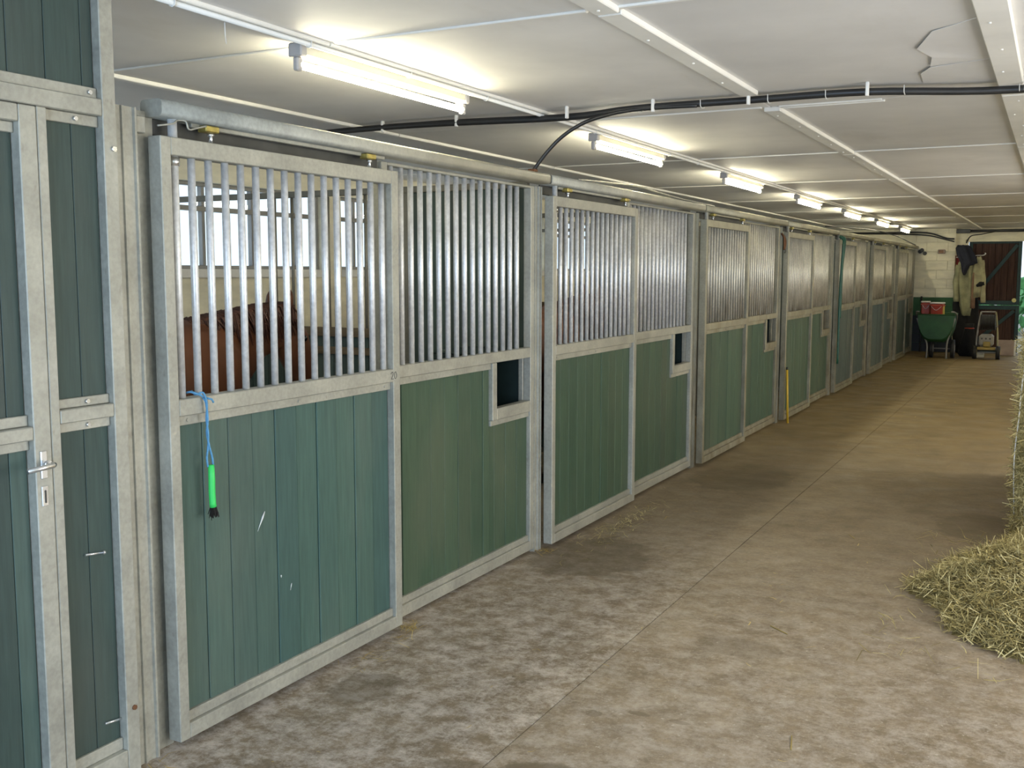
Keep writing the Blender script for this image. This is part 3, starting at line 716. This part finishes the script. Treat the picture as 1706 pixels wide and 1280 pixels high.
garment('black_overalls', 'black overalls hanging beneath the coats behind the pressure washer', 'black_cloth', (1.02, 24.34, 1.25), [(0, -.24, .22), (-.2, -.26, .26), (-.5, -.25, .26), (-.8, -.24, .25), (-1.22, -.22, .26)], .10, 5, 17, cat='overalls')
garment('red_jacket', 'dark red garment showing at the wall corner behind the coats', 'red_cloth', (.86, 24.44, 2.28), [(0, -.06, .06), (-.3, -.09, .08), (-.7, -.09, .08), (-1.0, -.08, .08)], .045, 3, 21, cat='garment')

# ------------------------------------------------------------------ wheelbarrow with tubs
wb = thing('wheelbarrow', 'deep green wheelbarrow with two wheels by the end wall', 'wheelbarrow', (.60, 22.95, 0))
def tub_shell(sc_, dy):
    secs = []
    for y, wt, zt, zb, wbm in ((-.42, .345, .895, .40, .13), (-.30, .36, .90, .335, .17), (.10, .365, .90, .33, .18), (.38, .33, .90, .46, .15), (.47, .30, .90, .62, .13)):
        ring = []
        for k in range(17):
            s = -1+2*k/16; a = abs(s)
            # U-shaped section: flat bottom, rounded haunches, flared sides
            if a < .35: x = s/.35*wbm*.8; z = zb
            else:
                q = (a-.35)/.65; x = math.copysign(wbm*.8+(wt-wbm*.8)*math.sin(q*PI/2)**.85, s); z = zb+(zt-zb)*(1-math.cos(q*PI/2))**.9
            ring.append((x*sc_, y*sc_+dy, z if sc_ == 1 else z+.012*(1-(z-zb)/(zt-zb))))
        secs.append(ring)
    return secs
bm = bmesh.new(); O = [[bm.verts.new(p) for p in r] for r in tub_shell(1, 0)]; I = [[bm.verts.new(p) for p in r] for r in tub_shell(.965, 0)]
for S, fl in ((O, 0), (I, 1)):
    for A, B in zip(S[:-1], S[1:]):
        for k in range(16): bm.faces.new((A[k], A[k+1], B[k+1], B[k]))
    bm.faces.new(S[0]); bm.faces.new(S[-1])
for A, B in zip(O[:-1], O[1:]): pass
for i in range(len(O)-1):
    for k in (0, 16): bm.faces.new((O[i][k], O[i+1][k], I[i+1][k], I[i][k]))
bm.faces.new((O[0][0], O[0][16], I[0][16], I[0][0])); bm.faces.new((O[-1][0], O[-1][16], I[-1][16], I[-1][0]))
tubo = obj('tub', bm_mesh(bm, 'tub', False), 'barrow_green', wb)
for p in tubo.data.polygons: p.use_smooth = len(p.vertices) == 4
rim = [O_ for O_ in tub_shell(1, 0)]
tube('rim', 'barrow_green', tubo, [r[0] for r in rim]+[r[16] for r in rim[::-1]], .014, 6, closed=True)
for x in (-.10, .31):
    wh = cyl('wheel', 'black_rubber', wb, (x, -.05, .19), .19, .07, 'x', 20); cyl('hub', 'machine_grey', wh, (0, 0, 0), .08, .085, seg=12)
tube('axle', 'machine_grey', wb, [(-.12, -.05, .19), (.33, -.05, .19)], .014, 8)
for s in (-1, 1):
    tube('leg', 'machine_grey', wb, smooth_path([(s*.36, -.40, .82), (s*.28, -.34, .55), (s*.19+.03, -.32, .30), (s*.19+.03, -.34, .0)], 4), .017, 8)
    tube('handle', 'machine_grey', wb, smooth_path([(s*.30, .3, .60), (s*.38, -.2, .86), (s*.36, -.55, .95), (s*.30, -.62, .96)], 4), .015, 8)
def bucket(label, loc, wx, wy, h, rot, side=None):
    t = thing('feed_tub', label, 'tub', loc, rot, 'red tubs in the wheelbarrow')
    b_ = box('body', 'red_plastic', t, -wx/2, wx/2, -wy/2, wy/2, 0, h, .015); l = box('lid', 'plastic_white', t, -wx/2-.01, wx/2+.01, -wy/2-.01, wy/2+.01, h+.0005, h+.03, .01)
    box('rim', 'red_plastic', b_, -wx/2-.012, wx/2+.012, -wy/2-.012, wy/2+.012, h/2-.045, h/2-.025, .006)
    if side: box('side_label', 'yellow_plastic', b_, wx/2, wx/2+.004, -wy/2+.03, wy/2-.03, -h/2+.03, h/2-.05, .001)
    tube('bail', 'plastic_white', b_, smooth_path([(-wx/2+.02, -wy/2-.008, h/2-.05), (0, -wy/2-.02, h/2-.13), (wx/2-.02, -wy/2-.008, h/2-.05)], 4), .004, 5)
bucket('left red tub with white lid, standing in the green wheelbarrow', (.325, 23.24, .62), .17, .22, .50, .1)
bucket('right red tub with white lid and yellow side, standing in the green wheelbarrow', (.57, 23.10, .60), .24, .22, .50, -.12, True)

# ------------------------------------------------------------------ pressure washer with hose reel
pw = thing('pressure_washer', 'wheeled pressure washer with black hose reel and grey housing', 'machine', (1.54, 22.95, 0))
for x in (-.215, .215):
    wh = cyl('wheel', 'black_rubber', pw, (x, -.04, .135), .135, .075, 'x', 20); cyl('hub', 'machine_yellow', wh, (0, 0, 0), .055, .085, seg=10)
tube('axle', 'machine_grey', pw, [(-.2, -.04, .135), (.2, -.04, .135)], .014, 8)
box('base_bar', 'machine_yellow', pw, -.17, .17, -.14, -.06, .19, .25, .012); box('chassis', 'dark_steel', pw, -.165, .165, -.06, .3, .17, .23, .01)
hs = box('housing', 'machine_grey', pw, -.15, .12, -.10, .26, .255, .50, .04)
for x in (-.075, -.0, .075): cyl('vent', 'dark_steel', hs, (x-.0, -.181, .04), .018, .006, 'y', 12)
box('pump', 'machine_yellow', pw, -.06, .07, -.17, -.102, .251, .36, .015)
for x in (-.185, .185):
    tube('upright', 'machine_grey' if x < 0 else 'khaki_cloth', pw, smooth_path([(x*1.05, .02, .24), (x*1.0, .06, .5), (x*.85, .10, .80), (x*.72, .12, .95)], 4), .018, 8)
tube('handle_bar', 'machine_grey', pw, [(-.133, .12, .95), (.133, .12, .95)], .016, 8)
rl = thing  # reel is part of the machine
re = cyl('reel_drum', 'black_rubber', pw, (0, .06, .74), .10, .25, 'x', 20)
for x in (-.135, .135): cyl('reel_flange', 'dark_steel', re, (0, 0, x), .165, .014, seg=24)
for q in range(9):
    ring = [(.0, 0, 0)]
    tube('hose_coil', 'black_hose', re, [(.145*math.cos(2*PI*i/18), .145*math.sin(2*PI*i/18), -.112+q*.028) for i in range(18)], .0145, 6, closed=True)
cyl('reel_crank', 'machine_grey', re, (.08, 0, .165), .014, .05, seg=8)
bg_ = thing('black_sack', 'limp black sack slumped on the floor between wheelbarrow and pressure washer', 'sack', (1.16, 23.62, 0))
bm = bmesh.new(); seg = 20; prof = [(0, .17, .17), (.05, .20, .19), (.18, .19, .17), (.34, .15, .14), (.48, .11, .11), (.60, .08, .07), (.68, .09, .06)]; rings = []
for z, a, b_ in prof: rings.append([bm.verts.new((a*math.cos(2*PI*k/seg)*(1+.12*math.sin(5*2*PI*k/seg+z*8)), b_*math.sin(2*PI*k/seg)*(1+.12*math.sin(4*2*PI*k/seg+z*5)), z)) for k in range(seg)])
for A, B in zip(rings[:-1], rings[1:]):
    for k in range(seg): bm.faces.new((A[k], A[(k+1) % seg], B[(k+1) % seg], B[k]))
bm.faces.new(rings[0][::-1]); bm.faces.new(rings[-1])
obj('body', bm_mesh(bm, 'sack', True), 'black_cloth', bg_)
tube('tie', 'red_plastic', bg_, [(.085*math.cos(2*PI*i/12), .075*math.sin(2*PI*i/12), .585) for i in range(12)], .012, 6, closed=True)
t = thing('board', 'brown board with white edge leaning on the lower brown door leaf', 'board', (1.86, 24.10, 0))
o = box('panel', 'chipboard', t, -.19, .16, -.012, .012, .0, .33, .003, rot=(-.12, 0, 0)); box('edge_strip', 'plastic_white', o, .161, .20, -.014, .014, -.165, .165, .003)
t = thing('cream_block', 'small cream block lying under the pressure washer', 'block', (1.40, 23.35, 0))
box('block', 'cream_paint', t, -.08, .08, -.05, .05, 0, .08, .01); box('lip', 'white_paint', t, -.085, .085, -.055, .055, .081, .09, .003)
t = thing('tool_handle', 'thin dark tool handle leaning in the corner left of the wheelbarrow', 'tool', (.14, 24.3, 0))
tube('shaft', 'dark_steel', t, [(0, -.1, .02), (-.03, .12, 1.1)], .016, 8); tube('grip', 'black_rubber', t, [(-.03, .12, 1.1), (-.034, .145, 1.22)], .02, 8)

# ------------------------------------------------------------------ horses
def loft(bm, secs, seg=20):
    """secs: (y, z, half_w, half_h, tilt) rings across a path in the y-z plane"""
    rings = []
    for y, z, hw, hh, tl in secs:
        rings.append([bm.verts.new((hw*math.cos(2*PI*k/seg), y-hh*math.sin(2*PI*k/seg)*math.sin(tl), z+hh*math.sin(2*PI*k/seg)*math.cos(tl))) for k in range(seg)])
    for A, B in zip(rings[:-1], rings[1:]):
        for k in range(seg): bm.faces.new((A[k], A[(k+1) % seg], B[(k+1) % seg], B[k]))
    bm.faces.new(rings[0][::-1]); bm.faces.new(rings[-1])
def leg(bm, x, pts):
    add_tube(bm, [(x, y, z) for y, z, r in pts], .05, 12, radii=[r for y, z, r in pts])
def horse(label, loc, rz):
    t = thing('horse', label, 'horse', loc, rz, 'horses in the stalls')
    bm = bmesh.new()
    loft(bm, [(-.02, 1.20, .06, .10, 0), (.06, 1.21, .19, .22, 0), (.22, 1.20, .26, .31, 0), (.45, 1.17, .285, .33, 0), (.72, 1.13, .285, .32, 0), (.98, 1.10, .30, .34, 0), (1.22, 1.11, .28, .37, 0), (1.42, 1.15, .24, .365, 0), (1.60, 1.14, .22, .36, 0), (1.76, 1.12, .17, .29, 0), (1.86, 1.10, .09, .17, 0), (1.90, 1.09, .03, .06, 0)])
    loft(bm, [(1.30, 1.22, .17, .30, .5), (1.58, 1.24, .16, .30, .5), (1.84, 1.32, .125, .24, .4), (2.05, 1.405, .095, .175, .25), (2.25, 1.43, .085, .15, 0), (2.42, 1.43, .075, .12, -.3)])
    loft(bm, [(2.27, 1.47, .05, .08, -1.2), (2.34, 1.44, .085, .125, -1.1), (2.42, 1.33, .095, .15, -1.1), (2.48, 1.22, .085, .135, -1.15), (2.53, 1.10, .066, .098, -1.2), (2.57, .99, .056, .078, -1.25), (2.60, .91, .060, .075, -1.3), (2.62, .855, .052, .06, -1.3), (2.625, .83, .03, .03, -1.3)])
    for s in (-1, 1):
        leg(bm, s*.15, [(1.52, 1.05, .12), (1.52, .80, .085), (1.52, .55, .058), (1.525, .48, .062), (1.525, .42, .045), (1.52, .18, .036), (1.53, .12, .045), (1.56, .06, .042), (1.57, .03, .05)])
        leg(bm, s*.16, [(.30, 1.08, .17), (.40, .86, .13), (.28, .66, .085), (.16, .54, .062), (.15, .48, .055), (.19, .20, .040), (.20, .13, .047), (.23, .06, .044), (.24, .03, .05)])
        add_tube(bm, [(s*.05, 2.30, 1.52), (s*.068, 2.305, 1.58), (s*.072, 2.315, 1.635), (s*.065, 2.325, 1.685)], .03, 8, radii=[.034, .036, .028, .010])
    bo = obj('body', bm_mesh(bm, 'horse_body', True), 'chestnut', t)
    r = bo.modifiers.new('remesh', 'REMESH'); r.mode = 'VOXEL'; r.voxel_size = .016; r.use_smooth_shade = True
    s_ = bo.modifiers.new('smooth', 'SMOOTH'); s_.iterations = 5; s_.factor = .5
    for s in (-1, 1):
        obj('eye', cyl_eye(), 'eye', bo, (s*.084, 2.445, 1.345))
        for y in (1.58, .25): cyl('hoof', 'hoof', bo, (s*(.15 if y > 1 else .16), y, .04), .062, .08, seg=14, r_top=.05)
    bm = bmesh.new(); rr = random.Random(3)
    for q in range(420):                                     # mane falls to the near side of the crest
        y = rr.uniform(1.42, 2.34); zc = 1.50+(y-1.42)*.105 if y < 2.05 else 1.566+(y-2.05)*.02
        sd = 1 if rr.random() < .72 else -1
        p0 = Vector((rr.gauss(0, .012), y, zc+.012)); L = rr.uniform(.10, .24)
        add_tube(bm, [p0, p0+Vector((sd*.07, rr.gauss(0, .015), -.02)), p0+Vector((sd*(.105+.02*rr.random()), rr.gauss(0, .03), -L))], .007, 4, radii=[.008, .007, .003])
    obj('mane', bm_mesh(bm, 'mane', True), 'mane', bo)
    bm = bmesh.new()
    for q in range(160):
        p0 = Vector((rr.gauss(0, .02), -.01, 1.27)); add_tube(bm, smooth_path([p0, p0+Vector((rr.gauss(0, .02), -.08, -.06)), p0+Vector((rr.gauss(0, .04), -.12+rr.gauss(0, .02), -.45)), p0+Vector((rr.gauss(0, .05), -.10, -.78+rr.gauss(0, .05)))], 3), .008, 4)
    obj('tail', bm_mesh(bm, 'tail', True), 'mane', bo)
    return t
def cyl_eye():
    bm = bmesh.new(); bmesh.ops.create_uvsphere(bm, u_segments=12, v_segments=8, radius=.022); return bm_mesh(bm, 'eye', True)
h1 = horse('chestnut horse with lowered head standing in the nearest stall', (-1.42, 2.80, 0), .08); h1.scale = (1, 1, .975)
h2 = dup(h1); h2.location = (-.80, 6.02, 0); h2.rotation_euler = (0, 0, .03); h2['label'] = 'brown horse barely visible behind the first bars of the second stall door'

# ------------------------------------------------------------------ hay
def strands(name, mt, n, place, parent, loc=(0, 0, 0), wid=.0022):
    V = np.zeros((n*5, 3)); T = np.zeros(n*5); F = []
    for i in range(n):
        p, d, L, nrm, w_ = place(i)
        d = d/np.linalg.norm(d); side = np.cross(d, nrm); side /= (np.linalg.norm(side)+1e-9)
        bend = nrm*L*rng.uniform(-.12, .18)+side*L*rng.uniform(-.2, .2)
        V[5*i] = p-d*L/2-side*w_; V[5*i+1] = p-d*L/2+side*w_; V[5*i+2] = p+bend+side*w_; V[5*i+3] = p+bend-side*w_; V[5*i+4] = p+d*L/2
        T[5*i:5*i+5] = rng.random()
        F.append((5*i, 5*i+1, 5*i+2, 5*i+3)); F.append((5*i+3, 5*i+2, 5*i+4))
    me = bpy.data.meshes.new(name); me.from_pydata(V.tolist(), [], F); me.update()
    a = me.attributes.new('tint', 'FLOAT', 'POINT'); a.data.foreach_set('value', T.astype(np.float32))
    return obj(name, me, mt, parent, loc, kind='stuff')
# big bale whose left edge shows at the right of the picture
BX0, BY0, BZ = 2.595, 7.45, 1.34
bl = thing('hay_bale', 'tall square hay bale at the right edge behind the loose hay', 'hay bale', (BX0, BY0, 0))
bm = bmesh.new(); bmesh.ops.create_cube(bm, size=1)
bmesh.ops.subdivide_edges(bm, edges=bm.edges[:], cuts=14, use_grid_fill=True)
for v in bm.verts:
    c_ = v.co.copy(); n_ = Vector((math.sin(c_.z*37+c_.y*11), math.sin(c_.x*31+c_.z*23), math.sin(c_.x*17+c_.y*41)))*.014
    v.co = Vector(((c_.x+.5)*1.2, (c_.y+.5)*2.3, (c_.z+.5)*BZ))+n_+Vector((random.gauss(0, .006), random.gauss(0, .006), random.gauss(0, .006)))
    v.co.x += .05*max(0, v.co.z-.9)-.02*math.sin(v.co.z*4); v.co.z = max(v.co.z, .002)
core = obj('core', bm_mesh(bm, 'bale', False), 'hay_core', bl)
def pl_bale(i):
    f = rng.integers(0, 4) if rng.random() < .5 else rng.integers(0, 2)
    z = rng.random()*BZ
    if f == 0: p = np.array([rng.random()*1.2, -.012+rng.normal(0, .008), z]); n_ = np.array([0, -1., 0])
    elif f == 1: p = np.array([-.012+.05*max(0, z-.9)-.02*math.sin(z*4)+rng.normal(0, .008), rng.random()**1.6*2.3, z]); n_ = np.array([-1., 0, 0])
    elif f == 2: p = np.array([rng.random()*1.2, rng.random()*2.3, BZ+.012]); n_ = np.array([0, 0, 1.])
    else: p = np.array([rng.normal(0, .012), rng.normal(0, .012), z]); n_ = np.array([-.7, -.7, 0])
    d = rng.normal(size=3); d -= n_*d.dot(n_)*rng.uniform(.3, 1)
    return p, d, rng.uniform(.05, .22), n_, rng.uniform(.0012, .003)
strands('hay_strands', 'hay', 15000, pl_bale, bl)
for yy in (.02, .75, 1.5):
    tube('twine', 'plastic_white', bl, smooth_path([(.03, yy, 1.345), (-.02, yy-.03, 1.1), (-.035, yy-.03, .8), (-.05, yy-.02, .5), (-.03, yy, .06)], 5), .004, 5)
tube('twine', 'plastic_white', bl, smooth_path([(.0, -.03, 1.0), (.012, -.035, .92), (.03, -.035, .80), (.02, -.04, .60), (.025, -.035, .34), (.03, -.03, .05)], 5), .004, 5)
# loose hay in front of it
hp = thing('hay_pile', 'loose heap of hay spilling over the floor in front of the tall bale', 'hay', (2.8, 6.1, 0))
def pile_h(x, y):        # x,y relative to the pile origin
    d = math.hypot((x-.18)/.80, (y+.02)/1.28); a = math.atan2(y, x)
    d *= 1+.07*math.sin(3*a+1)+.05*math.sin(7*a)
    return .30*max(0, 1-d**1.5)+.10*max(0, y)*max(0, 1-d)
bm = bmesh.new(); G = 44; grid = {}
for i in range(G+1):
    for j in range(G+1):
        x, y = -.75+1.95*i/G, -1.45+2.85*j/G; h = pile_h(x, y)
        grid[i, j] = bm.verts.new((x, y, h*.9-.004+(random.gauss(0, .008) if h > .01 else 0)))
for i in range(G):
    for j in range(G):
        q = [grid[i, j], grid[i+1, j], grid[i+1, j+1], grid[i, j+1]]
        if max(v.co.z for v in q) > .006: bm.faces.new(q)
bmesh.ops.delete(bm, geom=[v for v in bm.verts if not v.link_faces], context='VERTS')
obj('core', bm_mesh(bm, 'pile', True), 'hay_core', hp, kind='stuff')
def pl_pile(i):
    while True:
        x, y = rng.uniform(-.78, 1.0), rng.uniform(-1.4, 1.3); h = pile_h(x, y)
        if h > .004 or rng.random() < .012: break
    n_ = np.array([rng.normal(0, .35), rng.normal(0, .35), 1.]); n_ /= np.linalg.norm(n_)
    d = rng.normal(size=3); d -= n_*d.dot(n_)*rng.uniform(.6, 1)
    return np.array([x, y, h+.006+abs(rng.normal(0, .012))]), d, rng.uniform(.05, .20), n_, rng.uniform(.0011, .0028)
strands('hay_strands', 'hay', 26000, pl_pile, hp)
# wisps of straw on the floor
def wisp(label, cx_, cy_, sx, sy, n, mt='hay', Lr=(.03, .12)):
    def pl(i):
        d = np.array([rng.normal(), rng.normal(), rng.normal()*.12])
        return np.array([rng.normal(0, sx), rng.normal(0, sy), .004+abs(rng.normal(0, .004))]), d, rng.uniform(*Lr), np.array([0, 0, 1.]), rng.uniform(.001, .002)
    o = strands('straw_wisps', mt, n, pl, None, (cx_, cy_, 0)); return tag(o, label, 'straw', 'wisps of straw on the floor')
wisp('thin scatter of hay on the floor in front of the second stall door', .16, 6.55, .07, .38, 260)
wisp('yellow straw tuft at the foot of the nearest door, right corner', .01, 4.10, .04, .035, 45, 'straw', (.04, .1))
wisp('few straws on the floor under the first sliding door', .08, 3.75, .04, .14, 22, 'straw')
wisp('straw bits at the foot of the post between first and second stalls', .0, 5.66, .025, .06, 25, 'straw')
wisp('straw bits at the foot of the tack room wall', .05, 2.42, .05, .1, 16, 'straw')
def scatter(i):
    d = np.array([rng.normal(), rng.normal(), 0]); return np.array([rng.uniform(.1, 2.6), rng.uniform(2.6, 20)**1.0, .003]), d, rng.uniform(.02, .09), np.array([0, 0, 1.]), rng.uniform(.0012, .0025)
o = strands('loose_straws', 'straw', 170, scatter, None); tag(o, 'single straws strewn all over the aisle floor', 'straw')
for i, (x, y, r_, L) in enumerate(((1.62, 6.95, .5, .11), (1.62, 4.92, .9, .13), (1.95, 3.72, .2, .12))):
    o = tag(obj('straw', box_mesh(.004, L, .003, 'machine_yellow', 0), None, None, (x, y, .003), (0, 0, r_)), ['bent straw lying alone in mid aisle, left of the bale shadow', 'straw lying in mid aisle left of the hay heap', 'straw lying alone on the floor nearest the camera'][i], 'straw', 'single straws on the aisle floor')
# white scuffs on the nearest door planks
nd = bpy.data.objects['sliding_door']
for y, z, L, an, wd in ((.488, .745, .085, -.55, .0045), (.66, .43, .03, -.3, .002), (.60, .49, .012, 0, .003)):
    tube('scuff', 'plastic_white', nd, [(.001, y-math.sin(an)*L/2*q, z+math.cos(an)*L/2*q) for q in (-1, -.3, .4, 1)], .002, 5, radii=[.0006, wd*.5, wd, wd*.4])
